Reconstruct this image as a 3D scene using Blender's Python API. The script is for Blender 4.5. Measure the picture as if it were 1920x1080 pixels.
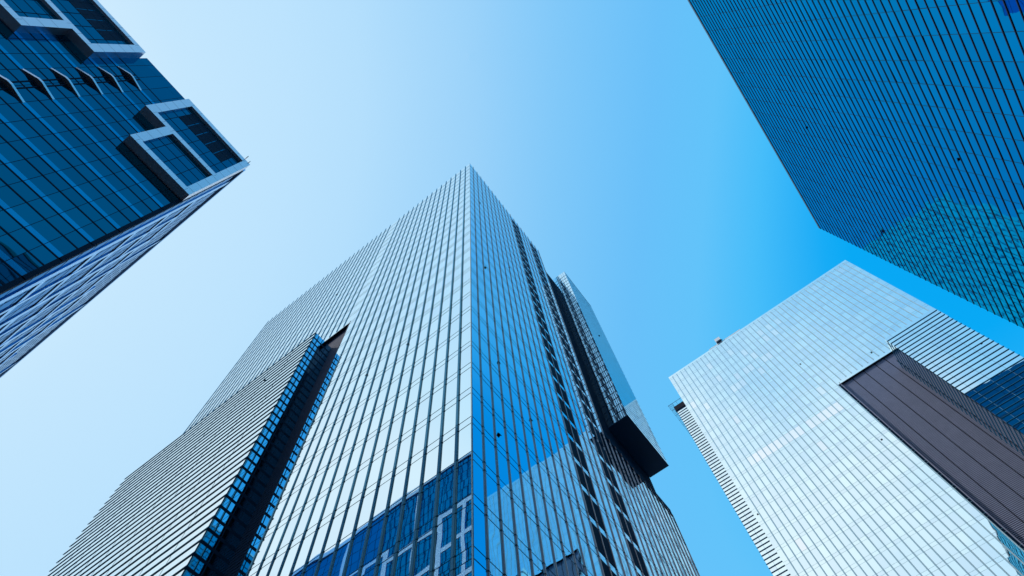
import bpy, math, random
from mathutils import Matrix, Vector

S = bpy.context.scene
for o in list(bpy.data.objects):
    bpy.data.objects.remove(o)
R = math.radians

# ------------------------------------------------------------------ camera
cam = bpy.data.cameras.new("camera")
cam.sensor_width = 36.0
cam.lens = 36.0 * 1140.77 / 1920.0
cam.clip_start = 0.1
cam.clip_end = 5000
co = bpy.data.objects.new("camera", cam)
S.collection.objects.link(co)
RX = Vector((0.796204, 0.601434, -0.065858))
RY = Vector((-0.581916, 0.731438, -0.355490))
RZ = Vector((-0.165633, 0.321366, 0.932357))
M = Matrix.Identity(4)
for i in range(3):
    M[i][0] = RX[i]; M[i][1] = -RY[i]; M[i][2] = -RZ[i]
co.matrix_world = M
S.camera = co

# ------------------------------------------------------------------ sky + sun
SUN_EL = R(44)
SUN_AZ = (-0.80, -0.60)            # horizontal direction towards the sun
W = bpy.data.worlds.new("World")
S.world = W
W.use_nodes = True
nt = W.node_tree
nt.nodes.clear()
sky = nt.nodes.new("ShaderNodeTexSky")
sky.sky_type = 'NISHITA'
sky.sun_disc = False
sky.sun_elevation = SUN_EL
sky.sun_rotation = math.atan2(SUN_AZ[0], SUN_AZ[1])
sky.altitude = 60
sky.air_density = 1.0
sky.dust_density = 8.0
sky.ozone_density = 1.0
bg = nt.nodes.new("ShaderNodeBackground")
bg.inputs[1].default_value = 0.10
out = nt.nodes.new("ShaderNodeOutputWorld")
# the photograph's cyan colour grade, applied to the sky's own brightness
def wmath(op, a, b):
    n = nt.nodes.new("ShaderNodeMath"); n.operation = op
    for i, v in enumerate((a, b)):
        if v is None: continue
        if isinstance(v, (int, float)): n.inputs[i].default_value = v
        else: nt.links.new(v, n.inputs[i])
    return n.outputs[0]
sep = nt.nodes.new("ShaderNodeSeparateColor")
nt.links.new(sky.outputs[0], sep.inputs[0])
lg = wmath('LOGARITHM', wmath('MAXIMUM', sep.outputs[0], 0.002), math.e)
tt = wmath('DIVIDE', wmath('SUBTRACT', lg, math.log(0.5)), math.log(50) - math.log(0.5))
ramp = nt.nodes.new("ShaderNodeValToRGB")
nt.links.new(tt, ramp.inputs[0])
def lin(c): return [(v / 255 / 12.92 if v < 10.3 else ((v / 255 + .055) / 1.055) ** 2.4) for v in c]
STOPS = [(0.0, (0, 132, 224)), (.085, (2, 150, 235)), (.131, (9, 170, 246)), (.148, (70, 189, 250)), (.167, (98, 195, 250)), (.198, (105, 192, 249)), (.26, (128, 200, 249)),
         (.335, (154, 210, 250)), (.47, (180, 223, 253)), (.56, (188, 227, 254)), (.72, (197, 231, 254)), (.88, (212, 238, 254)), (1.0, (230, 245, 255))]
els = ramp.color_ramp.elements
while len(els) > 1: els.remove(els[-1])
els[0].position = 0.0; els[0].color = (*lin(STOPS[0][1]), 1)
for p_, c_ in STOPS[1:]:
    e_ = els.new(p_); e_.color = (*lin(c_), 1)
mul = nt.nodes.new("ShaderNodeVectorMath"); mul.operation = 'SCALE'
mul.inputs[3].default_value = 10.0
# a thin veil of white cloud low in the sky behind the camera (seen only mirrored in the glass)
wtc = nt.nodes.new("ShaderNodeTexCoord")
dt = nt.nodes.new("ShaderNodeVectorMath"); dt.operation = 'DOT_PRODUCT'
nt.links.new(wtc.outputs["Generated"], dt.inputs[0]); dt.inputs[1].default_value = (-0.15, -0.85, 0.505)
nz = nt.nodes.new("ShaderNodeTexNoise"); nz.inputs["Scale"].default_value = 5.0; nz.inputs["Detail"].default_value = 5
nt.links.new(wtc.outputs["Generated"], nz.inputs["Vector"])
veil = wmath('ADD', dt.outputs["Value"], wmath('MULTIPLY', wmath('SUBTRACT', nz.outputs["Fac"], 0.5), 0.16))
mr = nt.nodes.new("ShaderNodeMapRange"); mr.interpolation_type = 'SMOOTHSTEP'
nt.links.new(veil, mr.inputs[0]); mr.inputs[1].default_value = 0.85; mr.inputs[2].default_value = 1.0
mr.inputs[3].default_value = 0.0; mr.inputs[4].default_value = 0.9
mixw = nt.nodes.new("ShaderNodeMix"); mixw.data_type = 'RGBA'
nt.links.new(mr.outputs[0], mixw.inputs[0]); nt.links.new(ramp.outputs[0], mixw.inputs[6]); mixw.inputs[7].default_value = (1.0, 1.02, 1.05, 1)
nt.links.new(mixw.outputs[2], mul.inputs[0])
nt.links.new(mul.outputs[0], bg.inputs[0])
nt.links.new(bg.outputs[0], out.inputs[0])

sl = bpy.data.lights.new("sun", 'SUN')
sl.energy = 2.2
sl.angle = R(0.5)
sl.color = (1.0, 0.93, 0.84)
so = bpy.data.objects.new("sun", sl)
S.collection.objects.link(so)
so.location = (-120, -160, 220)
sd = Vector((SUN_AZ[0] * math.cos(SUN_EL), SUN_AZ[1] * math.cos(SUN_EL), math.sin(SUN_EL)))
so.rotation_euler = sd.to_track_quat('Z', 'Y').to_euler()

S.view_settings.view_transform = 'Standard'
S.view_settings.look = 'None'
S.view_settings.exposure = 0.0
S.view_settings.gamma = 1.0
S.cycles.caustics_reflective = False
S.cycles.caustics_refractive = False
S.cycles.glossy_bounces = 6
S.cycles.max_bounces = 10

GZ = -1.6      # ground, the eye is the origin

# ------------------------------------------------------------------ materials
def _mat(name):
    m = bpy.data.materials.new(name)
    m.use_nodes = True
    b = m.node_tree.nodes["Principled BSDF"]
    return m, m.node_tree, b

def glass_mat(name, tint, rough=0.015, wave=0.008, scale=0.35, edge=(1, 1, 1), var=0.06):
    """coated facade glass: a tinted mirror with slightly wavy panes"""
    m, t, b = _mat(name)
    b.inputs["Metallic"].default_value = 1.0
    b.inputs["Roughness"].default_value = rough
    if "Specular Tint" in b.inputs:
        b.inputs["Specular Tint"].default_value = (*edge, 1)
    geo = t.nodes.new("ShaderNodeNewGeometry")
    mix = t.nodes.new("ShaderNodeMix"); mix.data_type = 'RGBA'
    mix.inputs[6].default_value = (*[c * (1 - var) for c in tint], 1)
    mix.inputs[7].default_value = (*[min(1, c * (1 + var)) for c in tint], 1)
    t.links.new(geo.outputs["Random Per Island"], mix.inputs[0])
    t.links.new(mix.outputs[2], b.inputs["Base Color"])
    if wave:
        tc = t.nodes.new("ShaderNodeTexCoord")
        n = t.nodes.new("ShaderNodeTexNoise")
        n.inputs["Scale"].default_value = scale
        n.inputs["Detail"].default_value = 1.0
        bp = t.nodes.new("ShaderNodeBump")
        bp.inputs["Strength"].default_value = 1.0
        bp.inputs["Distance"].default_value = wave
        t.links.new(tc.outputs["Object"], n.inputs["Vector"])
        t.links.new(n.outputs["Fac"], bp.inputs["Height"])
        t.links.new(bp.outputs[0], b.inputs["Normal"])
    return m

def solid_mat(name, col, rough=0.5, metal=0.0, var=0.12, scale=0.6, spec=0.5):
    m, t, b = _mat(name)
    b.inputs["Roughness"].default_value = rough
    b.inputs["Metallic"].default_value = metal
    b.inputs["Specular IOR Level"].default_value = spec
    tc = t.nodes.new("ShaderNodeTexCoord")
    n = t.nodes.new("ShaderNodeTexNoise")
    n.inputs["Scale"].default_value = scale
    n.inputs["Detail"].default_value = 4
    r = t.nodes.new("ShaderNodeMix"); r.data_type = 'RGBA'
    r.inputs[6].default_value = (*[c * (1 - var) for c in col], 1)
    r.inputs[7].default_value = (*[min(1, c * (1 + var)) for c in col], 1)
    t.links.new(tc.outputs["Object"], n.inputs["Vector"])
    t.links.new(n.outputs["Fac"], r.inputs[0])
    t.links.new(r.outputs[2], b.inputs["Base Color"])
    return m

MT = {}
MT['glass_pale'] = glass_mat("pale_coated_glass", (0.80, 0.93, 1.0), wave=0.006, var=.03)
MT['glass_side_reflection'] = glass_mat("side_glass_reflection_tinted", (0.16, 0.58, 0.82), wave=0.008, var=.04)  # front's glass again for +X faces, deeper blue sky reflection put into the tint
MT['glass_b'] = glass_mat("silver_coated_glass", (0.76, 0.93, 1.0), wave=0.010, var=0.05)
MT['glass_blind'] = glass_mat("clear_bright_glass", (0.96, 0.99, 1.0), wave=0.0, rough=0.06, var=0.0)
MT['glass_clear'] = glass_mat("slightly_clearer_glass", (0.88, 0.96, 1.0), wave=0.004, rough=0.03, var=0.04)
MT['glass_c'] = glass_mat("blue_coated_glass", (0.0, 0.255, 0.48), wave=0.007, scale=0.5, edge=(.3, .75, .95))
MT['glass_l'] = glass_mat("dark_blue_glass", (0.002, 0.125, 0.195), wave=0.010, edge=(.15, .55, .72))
MT['glass_band'] = glass_mat("light_blue_spandrel_glass", (0.02, 0.25, 0.42), wave=0.0, rough=0.15, edge=(.2, .6, .85))
MT['dark_glass'] = glass_mat("black_glass", (0.005, 0.018, 0.035), wave=0.006)
MT['fin_teal'] = solid_mat("blue_grey_aluminium", (0.11, 0.35, 0.55), 0.7, 0.0, spec=0)
MT['fin_dark'] = solid_mat("navy_aluminium", (0.03, 0.16, 0.31), 0.8, 0.0, spec=0)
MT['fin_grey'] = solid_mat("slate_grey_aluminium", (0.38, 0.27, 0.27), 0.32, 0.75)
MT['trim'] = solid_mat("teal_glass_trim", (0.12, 0.30, 0.38), 0.7, 0.0, spec=0)
MT['joint'] = solid_mat("dark_gasket", (0.02, 0.10, 0.17), 0.8, spec=0)
MT['joint_b'] = solid_mat("grey_gasket", (0.24, 0.50, 0.64), 0.7, spec=0)
MT['fin_b'] = solid_mat("pale_steel_fin", (0.48, 0.70, 0.82), 0.7, 0.0, spec=0)
MT['fin_c'] = solid_mat("dark_bronze_fin", (0.035, 0.06, 0.12), 0.7, 0.0, spec=0)
MT['dark'] = solid_mat("dark_cladding", (0.012, 0.045, 0.09), 0.8, spec=.1)
MT['louvre'] = solid_mat("slate_brown_louvre", (0.27, 0.30, 0.43), 0.7, 0.0, spec=.15)
MT['louvre_brown'] = solid_mat("dark_brown_louvre", (0.06, 0.075, 0.125), 0.7, 0.0, spec=.1)
MT['louvre_gap'] = solid_mat("louvre_shadow_gap", (0.018, 0.018, 0.028), 0.8, spec=.1)
MT['soffit'] = solid_mat("blue_black_soffit", (0.008, 0.09, 0.20), 0.3, 0.0, spec=.3)
MT['frame'] = solid_mat("pale_grey_panel_cladding", (0.88, 0.76, 0.82), 0.28, 0.75, var=0.05)
MT['frame_side'] = solid_mat("pale_blue_metal_cladding", (0.38, 0.55, 0.76), 0.15, 0.9, var=.05)
MT['frame_side'].node_tree.nodes['Principled BSDF'].inputs['Specular Tint'].default_value = (.58, .78, .96, 1)
MT['glass_street'] = glass_mat("mid_blue_glass", (0.006, 0.15, 0.34), wave=0.006, edge=(.10, .38, .68))
MT['white'] = solid_mat("white_paint", (0.8, 0.8, 0.8), 0.4)
MT['roof'] = solid_mat("grey_roof", (0.25, 0.25, 0.26), 0.8)
MT['rail'] = solid_mat("blue_steel_rail", (0.04, 0.12, 0.2), 0.4, 0.3)

# ------------------------------------------------------------------ mesh helpers
K = 1.0        # metres per drawing unit of the tower being built
class MB:
    def __init__(self):
        self.v = []; self.f = []; self.m = []
    def quad(self, a, b, c, d, m=0):
        n = len(self.v)
        self.v += [a, b, c, d]; self.f.append((n, n + 1, n + 2, n + 3)); self.m.append(m)
    def box(self, x0, x1, y0, y1, z0, z1, m=0):
        if x0 > x1: x0, x1 = x1, x0
        if y0 > y1: y0, y1 = y1, y0
        if z0 > z1: z0, z1 = z1, z0
        n = len(self.v)
        self.v += [(x0, y0, z0), (x1, y0, z0), (x1, y1, z0), (x0, y1, z0),
                   (x0, y0, z1), (x1, y0, z1), (x1, y1, z1), (x0, y1, z1)]
        for q in ((3, 2, 1, 0), (4, 5, 6, 7), (0, 1, 5, 4), (1, 2, 6, 5), (2, 3, 7, 6), (3, 0, 4, 7)):
            self.f.append(tuple(n + i for i in q)); self.m.append(m)
        return self
    def prism(self, pts, axis, a0, a1, m=0):
        """polygon pts extruded along one axis ('x','y','z')"""
        def P(p, a):
            if axis == 'x': return (a, p[0], p[1])
            if axis == 'y': return (p[0], a, p[1])
            return (p[0], p[1], a)
        n = len(self.v); k = len(pts)
        self.v += [P(p, a0) for p in pts] + [P(p, a1) for p in pts]
        self.f.append(tuple(n + i for i in reversed(range(k)))); self.m.append(m)
        self.f.append(tuple(n + k + i for i in range(k))); self.m.append(m)
        for i in range(k):
            j = (i + 1) % k
            self.f.append((n + i, n + j, n + k + j, n + k + i)); self.m.append(m)
        return self
    def build(self, name, mats, parent=None):
        me = bpy.data.meshes.new(name)
        me.from_pydata([(a * K, b * K, c * K) for a, b, c in self.v], [], self.f)
        if not isinstance(mats, (list, tuple)): mats = [mats]
        for mm in mats: me.materials.append(mm)
        if any(self.m): me.polygons.foreach_set("material_index", self.m)
        me.update()
        o = bpy.data.objects.new(name, me)
        S.collection.objects.link(o)
        if parent is not None:
            o.parent = parent
            if parent.type == 'EMPTY':
                o.location = [-c for c in parent.location]
        return o

def panes(mb, axis, c, us, zs, sigma, rng, sign=1, skip=None, special=None):
    """a grid of single panes on the plane axis=c, each tilted a hair"""
    for i in range(len(us) - 1):
        for j in range(len(zs) - 1):
            u0, u1, z0, z1 = us[i], us[i + 1], zs[j], zs[j + 1]
            if skip and skip((u0 + u1) / 2, (z0 + z1) / 2): continue
            a = rng.gauss(0, sigma) * (u1 - u0) / 2
            b = rng.gauss(0, sigma) * (z1 - z0) / 2
            d = [c - a - b, c + a - b, c + a + b, c - a + b]
            m = special(i, j, (u0 + u1) / 2, (z0 + z1) / 2) if special else 0
            P = [(u0, z0), (u1, z0), (u1, z1), (u0, z1)]
            if axis == 'y':
                q = [(P[k][0], d[k], P[k][1]) for k in range(4)]
            else:
                q = [(d[k], P[k][0], P[k][1]) for k in range(4)]
            if sign < 0: q.reverse()
            mb.quad(*q, m)

def frange(a, b, s):
    r = []; x = a
    while x < b - 1e-6:
        r.append(x); x += s
    return r

def thing(name, label, cat, loc, group=None):
    o = bpy.data.objects.new(name, None)
    o.empty_display_size = 2
    S.collection.objects.link(o)
    o.location = [c * K for c in loc]
    o['label'] = label; o['category'] = cat
    if group: o['group'] = group
    return o

def copies(proto, locs):
    """further copies of one part at other offsets (same mesh)"""
    base = Vector(proto.location)
    for d in locs:
        c = proto.copy()
        S.collection.objects.link(c)
        c.parent = proto.parent
        c.location = base + Vector(d) * K

def floors(z0, z1, pitch, gap, top):
    """pairs of joint levels, counted down from the top"""
    zs = []; z = top
    while z > z0:
        if z < z1: zs.append(z)
        if z - gap > z0 and z - gap < z1: zs.append(z - gap)
        z -= pitch
    return sorted(zs)

# ------------------------------------------------------------------ ground
g = MB(); g.quad((-1500, -1500, GZ), (1500, -1500, GZ), (1500, 1500, GZ), (-1500, 1500, GZ))
m, t, b = _mat("stone_paving")
br = t.nodes.new("ShaderNodeTexBrick"); tc = t.nodes.new("ShaderNodeTexCoord")
br.inputs["Color1"].default_value = (0.10, 0.125, 0.155, 1); br.inputs["Color2"].default_value = (0.13, 0.155, 0.185, 1)
br.inputs["Mortar"].default_value = (0.07, 0.08, 0.09, 1); br.inputs["Scale"].default_value = 1.6
t.links.new(tc.outputs["Object"], br.inputs["Vector"]); t.links.new(br.outputs["Color"], b.inputs["Base Color"])
b.inputs["Roughness"].default_value = 0.8
go = g.build("ground", m); go['kind'] = 'structure'

# ================================================================== CENTRAL TOWER
rng = random.Random(4)
X0, Y0, H = -15.06, 19.26, 150.0
XL = -82.5            # far left end of the front
PD = 0.68      # depth of the recess of the louvre panel
PX, PZ = -39.0, 89.0  # louvre panel: right edge, top
t1 = thing("glass_tower", "tallest central glass tower with close vertical fins, a pale front and a deep blue side", "tower", (X0, Y0, GZ))
core = MB()
core.box(XL + .3, X0 - .4, Y0 + .6, 47.4, PZ + .2, H - 1.2)
core.box(-52.6, X0 - .4, Y0 + 1.2, 47.4, GZ, PZ + .2)
core.box(-80.0, -52.6, Y0 + 1.2, 47.4, GZ, PZ + .2)
core.box(-60, X0 - .6, 47.4, 62.0, GZ, 134.6)
core.box(-60, X0 - .6, 62.0, 65.7, GZ, 66.9)
core.build("building_core", MT['dark'], t1)
rf = MB(); rf.box(XL + .3, X0 - .3, Y0 + .3, 47.6, H - 1.2, H - .6); rf.build("roof", MT['roof'], t1)
# soffit over the louvre panel
sf = MB(); sf.box(XL, PX, Y0 + .02, Y0 + 1.2, PZ - .05, PZ + .2); sf.build("soffit", MT['dark'], t1)

FL, GAP = 4.19, 0.86
zj = floors(GZ + .5, H - .2, FL, GAP, H - 2.9)
zs = [GZ] + zj + [H - .3]
ux = sorted([X0] + [X0 - 1.39 - 1.5 * k for k in range(45) if X0 - 1.39 - 1.5 * k > XL] + [XL])
ux.append(PX); ux = sorted(set(ux))
gm = MB()
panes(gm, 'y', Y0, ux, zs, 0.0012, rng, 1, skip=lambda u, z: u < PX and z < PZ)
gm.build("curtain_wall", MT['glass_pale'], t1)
jm = MB()
for z in zj:
    jm.box(PX if z < PZ else XL, X0 - .02, Y0 - .012, Y0 + .05, z - .022, z + .022)
jm.build("floor_joint_grid", MT['joint'], t1)
# vertical fins of the front: full height to the right of the louvre panel, upper part left of it
def vfin(z0, z1):
    f = MB(); f.box(-.10, .10, -.06, .0, z0, z1, 0)
    f.box(.10, .205, -.02, .0, z0, z1 - 1.4, 1)
    for z in zj:
        if z0 < z < z1: f.box(-.105, .21, -.064, .0, z - .03, z + .03, 2)
    return f
first = None
xf = [X0 - 1.39 - 1.5 * k for k in range(45)]
full = [x for x in xf if x > PX + .1]; part_ = [x for x in xf if XL < x < PX]
def base_loc(o, dx, dy, dz): o.location = Vector(o.location) + Vector((dx, dy, dz)) * K
p = vfin(GZ, H + .4).build("vertical_fin", [MT['fin_teal'], MT['trim'], MT['joint']], t1); base_loc(p, full[0], Y0, 0)
copies(p, [(x - full[0], 0, 0) for x in full[1:]])
p = vfin(PZ - .1, H + .4).build("vertical_fin", [MT['fin_teal'], MT['trim'], MT['joint']], t1); base_loc(p, part_[0], Y0, 0)
copies(p, [(x - part_[0], 0, 0) for x in part_[1:]])
# corner post
c = MB(); c.box(X0 - .07, X0 + .02, Y0 - .02, Y0 + .07, GZ, H - .25); c.build("corner_post", MT['fin_b'], t1)

# side (facing +X)
uy = [Y0] + [Y0 + 1.3 + 1.5 * k for k in range(20)]
uy = [y for y in uy if y < 47.9]; uy[-1] = 47.85
COL = ((35.66, 38.66), (43.16, 46.16))
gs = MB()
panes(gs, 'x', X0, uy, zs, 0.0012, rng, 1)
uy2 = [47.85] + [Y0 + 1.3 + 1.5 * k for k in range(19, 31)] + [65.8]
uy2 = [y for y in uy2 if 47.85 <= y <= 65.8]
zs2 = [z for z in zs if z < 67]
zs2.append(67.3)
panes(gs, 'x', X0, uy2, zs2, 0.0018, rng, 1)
gs.build("curtain_wall", MT['glass_side_reflection'], t1)
jm = MB()
for z in zj:
    jm.box(X0 - .05, X0 + .012, Y0 + .02, 47.85 if z > 67 else 65.8, z - .022, z + .022)
jm.build("floor_joint_grid", MT['joint'], t1)
def sfin(z1):
    f = MB(); f.box(0, .055, -.105, .105, GZ, z1, 0); f.box(.055, .085, -.05, .05, GZ, z1 - .02, 0)
    for z in zj:
        if z < z1: f.box(0, .088, -.11, .11, z - .03, z + .03, 1)
    return f
yf = [Y0 + 1.3 + 1.5 * k for k in range(31)]
ya = [y for y in yf if y < 47.6]; yb_ = [y for y in yf if 48 < y < 65.9]
p = sfin(H + .3).build("vertical_fin", [MT['fin_grey'], MT['joint']], t1); base_loc(p, X0, ya[0], 0)
copies(p, [(0, y - ya[0], 0) for y in ya[1:]])
p = sfin(68.2).build("vertical_fin", [MT['fin_grey'], MT['joint']], t1); base_loc(p, X0, yb_[0], 0)
copies(p, [(0, y - yb_[0], 0) for y in yb_[1:]])
gm = MB()
panes(gm, 'y', 47.55, frange(XL, X0 - .3, 3.0) + [X0 - .1], zs, 0.001, rng, -1)
panes(gm, 'y', 62.15, frange(-60, X0 - .7, 3.0) + [X0 - .5], [z for z in zs if z < 134] + [134.7], 0.001, rng, -1)
panes(gm, 'y', 65.82, frange(-60, X0 - .7, 3.0) + [X0 - .1], [z for z in zs if z < 67] + [67.3], 0.001, rng, -1)
gm.build("curtain_wall", MT['glass_pale'], t1)
# two columns of dark recessed bays, a pale spandrel strip at every floor
for (a, b_) in COL:
    d = MB(); z = H - 2.9
    while z > 2:
        d.box(X0 - .05, X0 + .03, a + .1, b_ - .1, z - FL + .05, z - GAP - .05)
        z -= FL
    d.build("dark_bay_column", MT['dark'], t1)
# louvre panel on the side, behind the east wing
lv = MB()
for z in frange(69.5, 134.8, 0.45):
    lv.box(X0 - .25, X0 - .12, 47.85, 62.4, z, z + .3, 0)
lv.box(X0 - .5, X0 - .25, 47.86, 62.4, 68.5, 135.0, 1)
lv.build("louvre_panel", [MT['dark'], MT['louvre_gap']], t1)
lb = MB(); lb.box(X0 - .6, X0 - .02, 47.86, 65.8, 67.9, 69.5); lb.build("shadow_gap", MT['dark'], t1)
# brown louvre panel on the front beside the west wing
lv = MB()
for z in frange(20, PZ - .1, 0.47):
    lv.box(-48.0, PX - .02, Y0 + PD - .1, Y0 + PD, z, z + .36, 0)
lv.box(-81.0, PX - .02, Y0 + PD + .02, Y0 + PD + .3, GZ, PZ - .05, 1)
lv.build("louvre_panel", [MT['louvre_brown'], MT['louvre_gap']], t1)
ja = MB(); ja.box(PX - .10, PX, Y0 - .03, Y0 + PD, GZ, PZ - .05); ja.build("panel_jamb", MT['louvre_brown'], t1)

# ---- west wing (horizontal fins), stands proud of the front
WX0, WX1, WY, WT, WP = -83.7, -42.45, 16.55, 84.7, 1.447
w = MB(); w.box(WX0 + .2, WX1 - .15, WY + .15, Y0 + PD + .3, GZ, WT - .1)
wing = w.build("side_wing", MT['dark'], t1)
wz = frange(WT - WP * 58, WT + .01, WP)
gm = MB(); ux = frange(WX0, WX1 - .5, 4.6) + [WX1]
panes(gm, 'y', WY, ux, wz, 0.001, rng, 1)
gm.build("curtain_wall", MT['glass_pale'], wing)
gm = MB(); panes(gm, 'x', WX1, [WY, WY + 1.13, WY + 2.26, Y0 + PD], wz, 0.001, rng, 1)
gm.build("curtain_wall", MT['glass_side_reflection'], wing)
jm = MB()
for x in ux[1:-1]: jm.box(x - .02, x + .02, WY - .01, WY + .05, GZ, WT)
for y in (WY + .75, WY + 1.5, WY + 2.4): jm.box(WX1 - .05, WX1 + .012, y - .05, y + .05, GZ, WT)
jm.box(WX1 - .08, WX1 + .01, WY - .01, WY + .08, GZ, WT)
jm.build("mullion_grid", MT['joint'], wing)
sp = MB()
for z in wz[1:-1]: sp.box(WX1 - .05, WX1 + .015, WY + .03, Y0 + PD, z - .26, z + .1)
sp.build("spandrel_bands", MT['dark'], wing)
hf = MB(); hf.box(WX0 - .35, WX1 + .07, -.075, 0, -.06, .06)
p = hf.build("horizontal_fin", MT['fin_dark'], wing)
base_loc(p, 0, WY, wz[-1])
copies(p, [(0, 0, z - wz[-1]) for z in wz[10:-1]])

# ---- east wing, a box hanging on the side
EX, EY0, EY1, EZ0, EZ1 = -11.83, 51.14, 62.4, 73.6, 135.6
w = MB(); w.box(X0 - .1, EX - .1, EY0 + .1, EY1 - .1, EZ0 + .1, EZ1 - .1)
ew = w.build("side_wing", MT['dark'], t1)
ez = frange(EZ0, EZ1 - .8, 1.70) + [EZ1]
gm = MB(); panes(gm, 'y', EY0, [X0 - .1, -14.0, -12.9, EX], ez, 0.002, rng, 1)
gm.build("curtain_wall", MT['glass_pale'], ew)
gm = MB(); ey = frange(EY0, EY1 - .5, 1.6) + [EY1]
ez2 = frange(EZ0, EZ1 - .5, 1.36) + [EZ1]
panes(gm, 'x', EX, ey, ez2, 0.001, rng, 1)
gm.build("curtain_wall", MT['glass_side_reflection'], ew)
sp = MB()
for z in ez[1:-1]: sp.box(X0 + .02, EX - .02, EY0 - .012, EY0 + .05, z - .13, z + .06)
sp.build("spandrel_bands", MT['dark'], ew)
jm = MB()
for x in (-14.45, -13.9, -13.35, -12.9, -12.35): jm.box(x - .02, x + .02, EY0 - .01, EY0 + .05, EZ0, EZ1)
jm.build("mullion_grid", MT['joint'], ew)
hf = MB(); hf.box(0, .022, EY0 - .02, EY1 + .18, -.04, .04)
p = hf.build("horizontal_fin", MT['fin_teal'], ew); base_loc(p, EX, 0, ez2[0])
copies(p, [(0, 0, z - ez2[0]) for z in ez2[1:]])
so_ = MB(); so_.box(X0 - .1, EX + .04, EY0 - .03, EY1 + .1, EZ0 - .12, EZ0 + .02)
so_.build("soffit", MT['soffit'], ew)

# a few windows tipped open
def tip(parent, axis, c, u, z, out, w=.15, h=.26):
    """top-hung sash pushed out at its foot; out = +1/-1 along the axis"""
    f = MB()
    pr_ = [(c + .01 * out, 0), (c + .15 * out, -h), (c + .13 * out, -h - .02), (c - .02 * out, -.08)]
    f.prism(pr_, 'x' if axis == 'y' else 'y', -w, w, 0)
    o = f.build("open_window", MT['dark'], parent)
    base_loc(o, u if axis == 'y' else 0, u if axis == 'x' else 0, z)
for u, z in ((-49.43, 116.9), (-28.45, 100.1), (-23.94, 61.4), (-29.94, 61.3)): tip(t1, 'y', Y0, u, z, -1)
for u, z in ((22.31, 117.6), (22.51, 79), (29.64, 95.3), (23.56, 52.8), (22.62, 39.7), (28.1, 48.2)): tip(t1, 'x', X0, u, z, 1)
tip(wing, 'y', WY, -50.7, 79.6, -1)
tip(ew, 'x', EX, 56.5, 108.9, 1)

# ================================================================== TOWER B (right, pale)
rng = random.Random(9)
K = 1.31
BX0, BX1, BY, BH = -7.4, 44.75, 92.88, 137.4
t2 = thing("glass_tower", "pale silvery glass tower at lower right with a slate brown louvre panel in its face", "tower", (20, BY, GZ))
PBX, PBZ, WBX0, WBX1, WBY, WBT = 21.05, 103.2, 31.2, 41.25, 85.89, 98.65
core = MB()
core.box(BX0 + .2, BX1 - .2, BY + .3, BY + 30, PBZ + .2, BH - .5)
core.box(BX0 + .2, PBX - .02, BY + .3, BY + 30, GZ, PBZ + .2)
core.box(PBX - .02, 41.0, BY + 1.1, BY + 30, GZ, PBZ + .1)
core.build("building_core", MT['dark'], t2)
sf = MB(); sf.box(PBX, BX1, BY + .02, BY + 30, PBZ - .06, PBZ + .2); sf.build("soffit", MT['dark'], t2)
FB, GB = 3.075, 0.63
zj = floors(GZ + 1, BH - .3, FB, GB, BH - .9)
zs = [GZ] + zj + [BH]
ux = [BX0] + [BX0 + 1.0 + 1.222 * k for k in range(60) if BX0 + 1.0 + 1.222 * k < BX1 - .3] + [BX1]
gm = MB()
bl = {}
def spec_b(i, j, u, z):
    if zs[j + 1] - zs[j] < 1.2: return 0
    k = rng.random()
    if 95.2 < z < 98.3 and -2.5 < u < 17.6 and not (9.6 < u < 11.0): return 1 if k < .85 else 2
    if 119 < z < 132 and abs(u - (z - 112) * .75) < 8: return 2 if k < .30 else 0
    return 2 if k < 0.02 else 0
panes(gm, 'y', BY, ux, zs, 0.0016, rng, 1, skip=lambda u, z: u > PBX and z < PBZ, special=spec_b)
gm.build("curtain_wall", [MT['glass_b'], MT['glass_blind'], MT['glass_clear']], t2)
jm = MB()
for z in zj: jm.box(BX0, BX1 if z > PBZ else PBX, BY - .008, BY + .05, z - .012, z + .012)
jm.build("floor_joint_grid", MT['joint_b'], t2)
def bfin(z0, z1):
    f = MB(); f.box(-.075, .075, -.09, 0, z0, z1, 0); f.box(-.105, -.075, -.03, 0, z0, z1, 1); f.box(.075, .105, -.03, 0, z0, z1, 1); return f
xa = [x for x in ux[1:-1] if x < PBX - .1]; xb = [x for x in ux[1:-1] if x > PBX]
p = bfin(GZ, BH - .7).build("vertical_fin", [MT['fin_b'], MT['joint_b']], t2); base_loc(p, xa[0], BY, 0)
copies(p, [(x - xa[0], 0, 0) for x in xa[1:]])
p = bfin(PBZ + .3, BH - .7).build("vertical_fin", [MT['fin_b'], MT['joint_b']], t2); base_loc(p, xb[0], BY, 0)
copies(p, [(x - xb[0], 0, 0) for x in xb[1:]])
# louvre panel: slats with vertical joints
lv = MB()
for z in frange(30, PBZ - .3, 0.27):
    lv.box(PBX + .05, 41.0, BY + .52, BY + .62, z, z + .15, 0)
lv.box(PBX, 41.0, BY + .66, BY + .9, GZ, PBZ - .06, 1)
for x in (23.54, 26.11, 28.55, 30.6): lv.box(x - .06, x + .06, BY + .48, BY + .66, GZ, PBZ - .08, 1)
lv.build("louvre_panel", [MT['louvre'], MT['louvre_gap']], t2)
ja = MB(); ja.box(PBX - .02, PBX + .08, BY - .03, BY + .66, GZ, PBZ - .06); ja.build("panel_jamb", MT['louvre'], t2)
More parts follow.
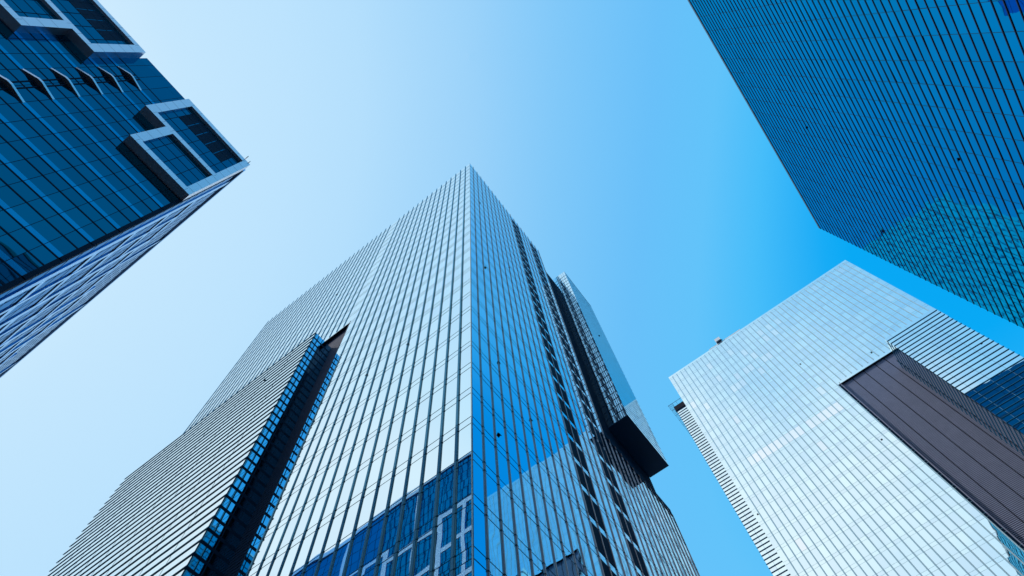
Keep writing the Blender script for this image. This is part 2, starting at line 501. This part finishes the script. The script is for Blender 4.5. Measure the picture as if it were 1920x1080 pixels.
# right wing with horizontal fins
w = MB(); w.box(WBX0 + .1, WBX1 - .1, WBY + .1, BY + .7, GZ, WBT - .1)
bw = w.build("side_wing", MT['dark'], t2)
wz = frange(WBT - .95 - 1.0 * 95, WBT - .9, 1.0) + [WBT]
ux = [WBX0] + [WBX0 + 1.3 + 2.9 * k for k in range(4) if WBX0 + 1.3 + 2.9 * k < WBX1 - .6] + [WBX1]
gm = MB(); panes(gm, 'y', WBY, ux, wz, 0.001, rng, 1); gm.build("curtain_wall", MT['glass_b'], bw)
gm = MB(); panes(gm, 'x', WBX0, frange(WBY, BY, 1.4) + [BY + .5], wz, 0.003, rng, -1); gm.build("curtain_wall", MT['glass_b'], bw)
jm = MB()
for x in ux[1:-1]: jm.box(x - .018, x + .018, WBY - .01, WBY + .05, GZ, WBT)
jm.build("mullion_grid", MT['joint_b'], bw)
hf = MB(); hf.box(WBX0 - .06, WBX1 + .12, WBY - .10, WBY, -.05, .05); hf.box(WBX0 - .06, WBX0, WBY, BY + .4, -.05, .05)
p = hf.build("horizontal_fin", MT['fin_dark'], bw); base_loc(p, 0, 0, wz[-2])
copies(p, [(0, 0, z - wz[-2]) for z in wz[20:-2]])
# set-back wing on the left with horizontal fins and a roof trellis
QX, QY, QT = -11.1, 104.0, 138.4
w = MB(); w.box(QX + .1, 10, QY + .1, QY + 24, GZ, QT - .1)
qw = w.build("side_wing", MT['dark'], t2)
wz = frange(QT - 1.02 * 95, QT + .01, 1.02)
gm = MB(); panes(gm, 'y', QY, [QX, QX + 1.25, QX + 2.9, QX + 5, QX + 9], wz, 0.001, rng, 1)
gm.build("curtain_wall", MT['glass_b'], qw)
jm = MB(); jm.box(QX + 1.23, QX + 1.27, QY - .01, QY + .05, GZ, QT); jm.build("mullion_grid", MT['joint_b'], qw)
hf = MB(); hf.box(QX - .1, QX + 9, QY - .12, QY, -.06, .06)
p = hf.build("horizontal_fin", MT['fin_dark'], qw); base_loc(p, 0, 0, wz[-1])
copies(p, [(0, 0, z - wz[-1]) for z in wz[12:-1]])
fa = MB(); fa.box(QX - .25, QX + 9, QY - .3, QY + .5, QT + .1, QT + 2.0); fa.build("fascia", MT['louvre_gap'], qw)
tr = MB()
for i in range(5):
    x = QX - 1.35 + .33 * i; tr.box(x - .03, x + .03, QY - .2, QY + 26, QT + 3.9, QT + 4.0)
for k in range(14): tr.box(QX - 1.4, QX + 8, QY + 2.0 * k - .23, QY + 2.0 * k - .17, QT + 3.8, QT + 3.9)
for i in range(8): tr.box(QX - 1.3 + 1.2 * i, QX - 1.24 + 1.2 * i, QY - .2, QY - .14, QT + 2, QT + 3.8)
tr.build("roof_trellis", MT['rail'], qw)

for u, z in ((29.95, 105.6), (18.5, 114.2), (18.52, 86.1), (-6.71, 86.1), (40.12, 104.4)): tip(t2, 'y', BY, u, z, -1)
tip(bw, 'y', WBY, 39.9, 85.8, -1)
# white cleaning unit on the roof edge of tower B
ru = thing("roof_unit", "small white box unit perched on the roof edge of the pale silvery tower", "roof unit", (8.5, BY, BH + .3))
u = MB(); u.box(-.7, .7, -.6, 1.0, .35, 1.6); ub = u.build("housing", MT['white'], ru); ub.location = (0, 0, 0)
u = MB(); u.box(-.6, .6, -.2, .8, .0, .33); u.box(.7, .95, -.3, -.1, .1, .34); ub = u.build("cradle", MT['dark'], ru); ub.location = (0, 0, 0)
cap = MB(); cap.box(5.2, 14.5, BY - .02, BY + .6, BH + .02, BH + .32); cap.build("parapet_cap", MT['white'], t2)

# ================================================================== TOWER C (upper right, blue)
rng = random.Random(21)
K = 1.38
CX, CY0, CY1, CH = 30.5, -60.0, 57.4, 96.6
t3 = thing("glass_tower", "deep blue glass tower at upper right ruled by closely set dark horizontal fins", "tower", (CX, 20, GZ))
core = MB(); core.box(CX + .3, CX + 40, CY0, CY1 - .3, GZ, CH - .3); core.build("building_core", MT['dark'], t3)
czs = frange(CH - 1.02 * 96, CH + .01, 1.02)
cys = [CY1 - 2.42 * k for k in range(int((CY1 - CY0) / 2.42) + 1)][::-1]
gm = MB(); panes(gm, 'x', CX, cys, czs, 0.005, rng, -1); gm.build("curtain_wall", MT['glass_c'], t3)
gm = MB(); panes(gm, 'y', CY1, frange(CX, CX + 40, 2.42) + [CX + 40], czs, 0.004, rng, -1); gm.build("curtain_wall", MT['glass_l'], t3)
jm = MB()
for y in cys[1:-1]: jm.box(CX - .012, CX + .05, y - .02, y + .02, GZ, CH)
jm.build("mullion_grid", MT['joint'], t3)
hf = MB(); hf.box(-.05, 0, CY0, CY1 + .05, -.035, .035, 0)
p = hf.build("horizontal_fin", MT['fin_c'], t3); base_loc(p, CX, 0, czs[-1] - .1)
copies(p, [(0, 0, z - czs[-1]) for z in czs[1:-1]])
bk = MB()
for z in czs[4::3]: bk.box(CX + .2, CX + 40, CY1, CY1 + .06, z - .12, z + .12)
for x in frange(CX + 2.42, CX + 40, 2.42): bk.box(x - .04, x + .04, CY1, CY1 + .05, GZ, CH)
bk.build("spandrel_grid", MT['fin_dark'], t3)
pr = MB(); pr.box(CX - .05, CX + .3, CY0, CY1 + .02, CH + .04, CH + .5); pr.build("parapet_cap", MT['rail'], t3)

for u, z in ((34.3, 81.4), (34.28, 54.2)): tip(t3, 'x', CX, u, z, -1)

# ================================================================== TOWER L (left, framed)
rng = random.Random(33)
K = 1.0
LX, LXF, LY, LH, LYE = -30.9, -29.88, -6.6, 79.0, -33.0
t4 = thing("office_tower", "dark blue office tower at upper left with stepped pale frames and chevron fins", "tower", (LX, LY, GZ))
core = MB(); core.box(-78, LX - .3, LYE, LY - .3, GZ, LH - .5); core.build("building_core", MT['dark'], t4)
LF = 3.77
zb = [72.75 - LF * k for k in range(20)]
zs = [GZ]
for z in reversed(zb): zs += [z - .28, z + .28, z + .28 + 1.6] if z + 1.9 < LH else [z - .28, z + .28]
zs = sorted(set([z for z in zs if GZ <= z < LH])) + [LH]
ys = [LY - 1.545 * k for k in range(18)]
ys = sorted([y for y in ys if y > LYE] + [LYE])
band = lambda i, j, u, z: 1 if any(abs(z - q) < .2 for q in zb) else 0
gm = MB(); panes(gm, 'x', LX, ys, zs, 0.0015, rng, 1, special=band)
# the middle bay rises slightly above the roof line
panes(gm, 'x', LX, [-23.04, -21.5, -19.9, -18.3, -16.56], [LH, LH + 1.0, LH + 1.7], 0.001, rng, 1)
gm.build("curtain_wall", [MT['glass_l'], MT['glass_band']], t4)
cp = MB(); cp.box(LX - 1, LX - .05, -23.04, -16.56, LH - .4, LH + 1.68); cp.build("parapet_wall", MT['dark'], t4)
jm = MB()
for y in ys[1:-1]: jm.box(LX - .04, LX + .012, y - .018, y + .018, GZ, LH + 1.6 if -23.1 < y < -16.6 else LH)
for z in zb:
    jm.box(LX - .04, LX + .03, LYE, LY, z - .42, z - .29)
    if z + 1.88 < LH: jm.box(LX - .04, LX + .025, LYE, LY, z + 1.81, z + 1.95)
jm.build("mullion_grid", MT['dark'], t4)
ch = MB()
for y in (-20.85, -20.25): ch.box(LX - .04, LX + .05, y - .05, y + .05, 30, 74.6)
ch.build("vertical_channel", MT['dark'], t4)
# chevron fins at every second line
cf = MB()
cf.prism([(0.0, -18.92), (.42, -20.4), (.42, -20.75), (.0, -22.05)], 'z', -.13, .15, 0)
cf.prism([(0.0, -18.94), (.40, -20.4), (.40, -20.75), (.0, -22.03)], 'z', -.16, -.131, 1)  # underside plate in a darker metal, its shade put into the colour
p = cf.build("chevron_fin", [MT['frame'], MT['fin_grey']], t4); base_loc(p, LX + .02, 0, zb[0])
copies(p, [(0, 0, -LF * k) for k in range(1, 9)])

# stepped projecting frames
def stepped(sgn, ya):
    """two stacked cells; sgn=+1: frame whose wide lower cell lies at the corner"""
    Y = (lambda y: y) if sgn > 0 else (lambda y: -39.62 - y)
    fr = MB()
    def bar(y0, y1, z0, z1, d0=0.0): fr.box(LX - .02, LXF - d0, Y(y0), Y(y1), z0, z1)
    bar(-16.55, -15.54, 69.45, 78.1)                 # upper cell, outer upright
    bar(-16.55, -6.55, 78.1, 79.05)                  # top
    bar(-16.55, -7.35, 68.55, 69.45)                 # middle
    bar(-7.35, -6.55, 62.1, 78.1)                    # corner upright
    bar(-13.85, -12.9, 62.1, 68.55)                  # lower cell, outer upright
    bar(-13.85, -6.55, 61.2, 62.1)                   # bottom
    jn = fr
    for k in range(8):
        z = 62.3 + 2.05 * k
        jn.box(LXF - .03, LXF + .006, Y(-7.35), Y(-6.55), z - .015, z + .015, 1)
        if z < 68: jn.box(LXF - .03, LXF + .006, Y(-13.85), Y(-12.9), z - .015, z + .015, 1)
        if 69.6 < z < 78: jn.box(LXF - .03, LXF + .006, Y(-16.55), Y(-15.54), z - .015, z + .015, 1)
    for k in range(8):
        y = -15.6 + 1.2 * k
        jn.box(LXF - .03, LXF + .006, Y(y - .015), Y(y + .015), 78.1, 79.05, 1)
        jn.box(LXF - .03, LXF + .006, Y(y - .015), Y(y + .015), 68.55, 69.45, 1)
        if y > -13.8: jn.box(LXF - .03, LXF + .006, Y(y - .015), Y(y + .015), 61.2, 62.1, 1)
    o = fr.build("projecting_frame", [MT['frame'], MT['fin_grey']], t4)
    gl = MB(); sx = LXF - .35
    yA = sorted([Y(v) for v in (-15.54, -14.75, -13.15, -11.55, -9.95, -8.35, -7.35)])
    panes(gl, 'x', sx, yA, [69.45, 71.55, 73.65, 75.75, 77.0, 78.1], .001, rng, 1)
    yB = sorted([Y(v) for v in (-12.9, -12.1, -10.5, -8.9, -7.35)])
    panes(gl, 'x', sx, yB, [62.1, 64.0, 65.9, 67.5, 68.55], .001, rng, 1)
    gl.build("frame_glass", MT['glass_l'], o)
    mu = MB()
    for y in yA[1:-1]: mu.box(sx - .03, sx + .03, y - .025, y + .025, 69.45, 78.1)
    for z in (71.55, 73.65, 75.75, 77.0): mu.box(sx - .03, sx + .028, min(yA), max(yA), z - .02, z + .02)
    for y in yB[1:-1]: mu.box(sx - .03, sx + .03, y - .025, y + .025, 62.1, 68.55)
    for z in (64.0, 65.9, 67.5): mu.box(sx - .03, sx + .028, min(yB), max(yB), z - .02, z + .02)
    mu.build("mullion_grid", MT['dark'], o)
    dk = MB()
    for k in range(5):
        a, b2 = -14.72 + 1.3 * k, -14.72 + 1.3 * k + 1.2
        for (z0, z1) in ((73.7, 75.7), (75.8, 77.6)):
            dk.box(sx - .02, sx + .02, Y(a), Y(b2), z0, z1)
    dk.build("dark_opening", MT['dark'], o)
    return o
stepped(1, 0)
stepped(-1, 0)

# side of the tower facing the street (+Y): glass behind offset pale bars
gm = MB(); sx_ = frange(-78, LX, 1.5) + [LX]
zsd = frange(GZ, LH, 1.885) + [LH]
panes(gm, 'y', LY, sx_, zsd, 0.002, rng, -1)
gm.build("curtain_wall", MT['glass_street'], t4)
jm = MB()
for x in sx_[1:-1]: jm.box(x - .03, x + .03, LY - .04, LY + .012, GZ, LH)
for z in zsd[1:-1]: jm.box(-78, LX, LY - .04, LY + .010, z - .03, z + .03)
jm.build("mullion_grid", MT['dark'], t4)
xs = [-33.2, -36.7, -41.25, -45.5, -50.9, -55.2, -59.8, -64.6, -69.0, -73.4, -77.6]
zh = [69.2 - 6.5 * k for k in range(10)]
lat = MB()
for i, x in enumerate(xs):
    wd = .42 if i % 2 == 0 else .3
    lat.box(x - wd, x + wd, LY + .0, LY + .09, GZ, 69.6 if i % 3 else LH + .3)
lat.build("pale_upright_bars", MT['frame_side'], t4)
for k, z in enumerate(zh):
    if z < 8: break
    hb = MB()
    for i in range(len(xs) - 1):
        dz = 0 if (i // 2) % 2 == 0 else -1.9
        hb.box(xs[i] - .3, xs[i + 1] + .3, LY + .005, LY + .07, z + dz - .4, z + dz + .4)
    hb.build("pale_cross_bar", MT['frame_side'], t4)
cr = MB(); cr.box(-78, LX, LY + .0, LY + .16, LH - .5, LH + .35); cr.build("parapet_cap", MT['frame_side'], t4)
cpst = MB(); cpst.box(LX - .35, LX + .03, LY - .3, LY + .06, GZ, LH - .6); cpst.build("corner_post", MT['dark'], t4)
rp = MB()
rp.box(LXF - .1, LXF + .5, LY - .9, LY - .82, LH + .3, LH + .38); rp.box(LXF - .5, LXF + .2, LY - .3, LY - .24, LH + .1, LH + .5)
rp.build("roof_rail", MT['fin_grey'], t4)
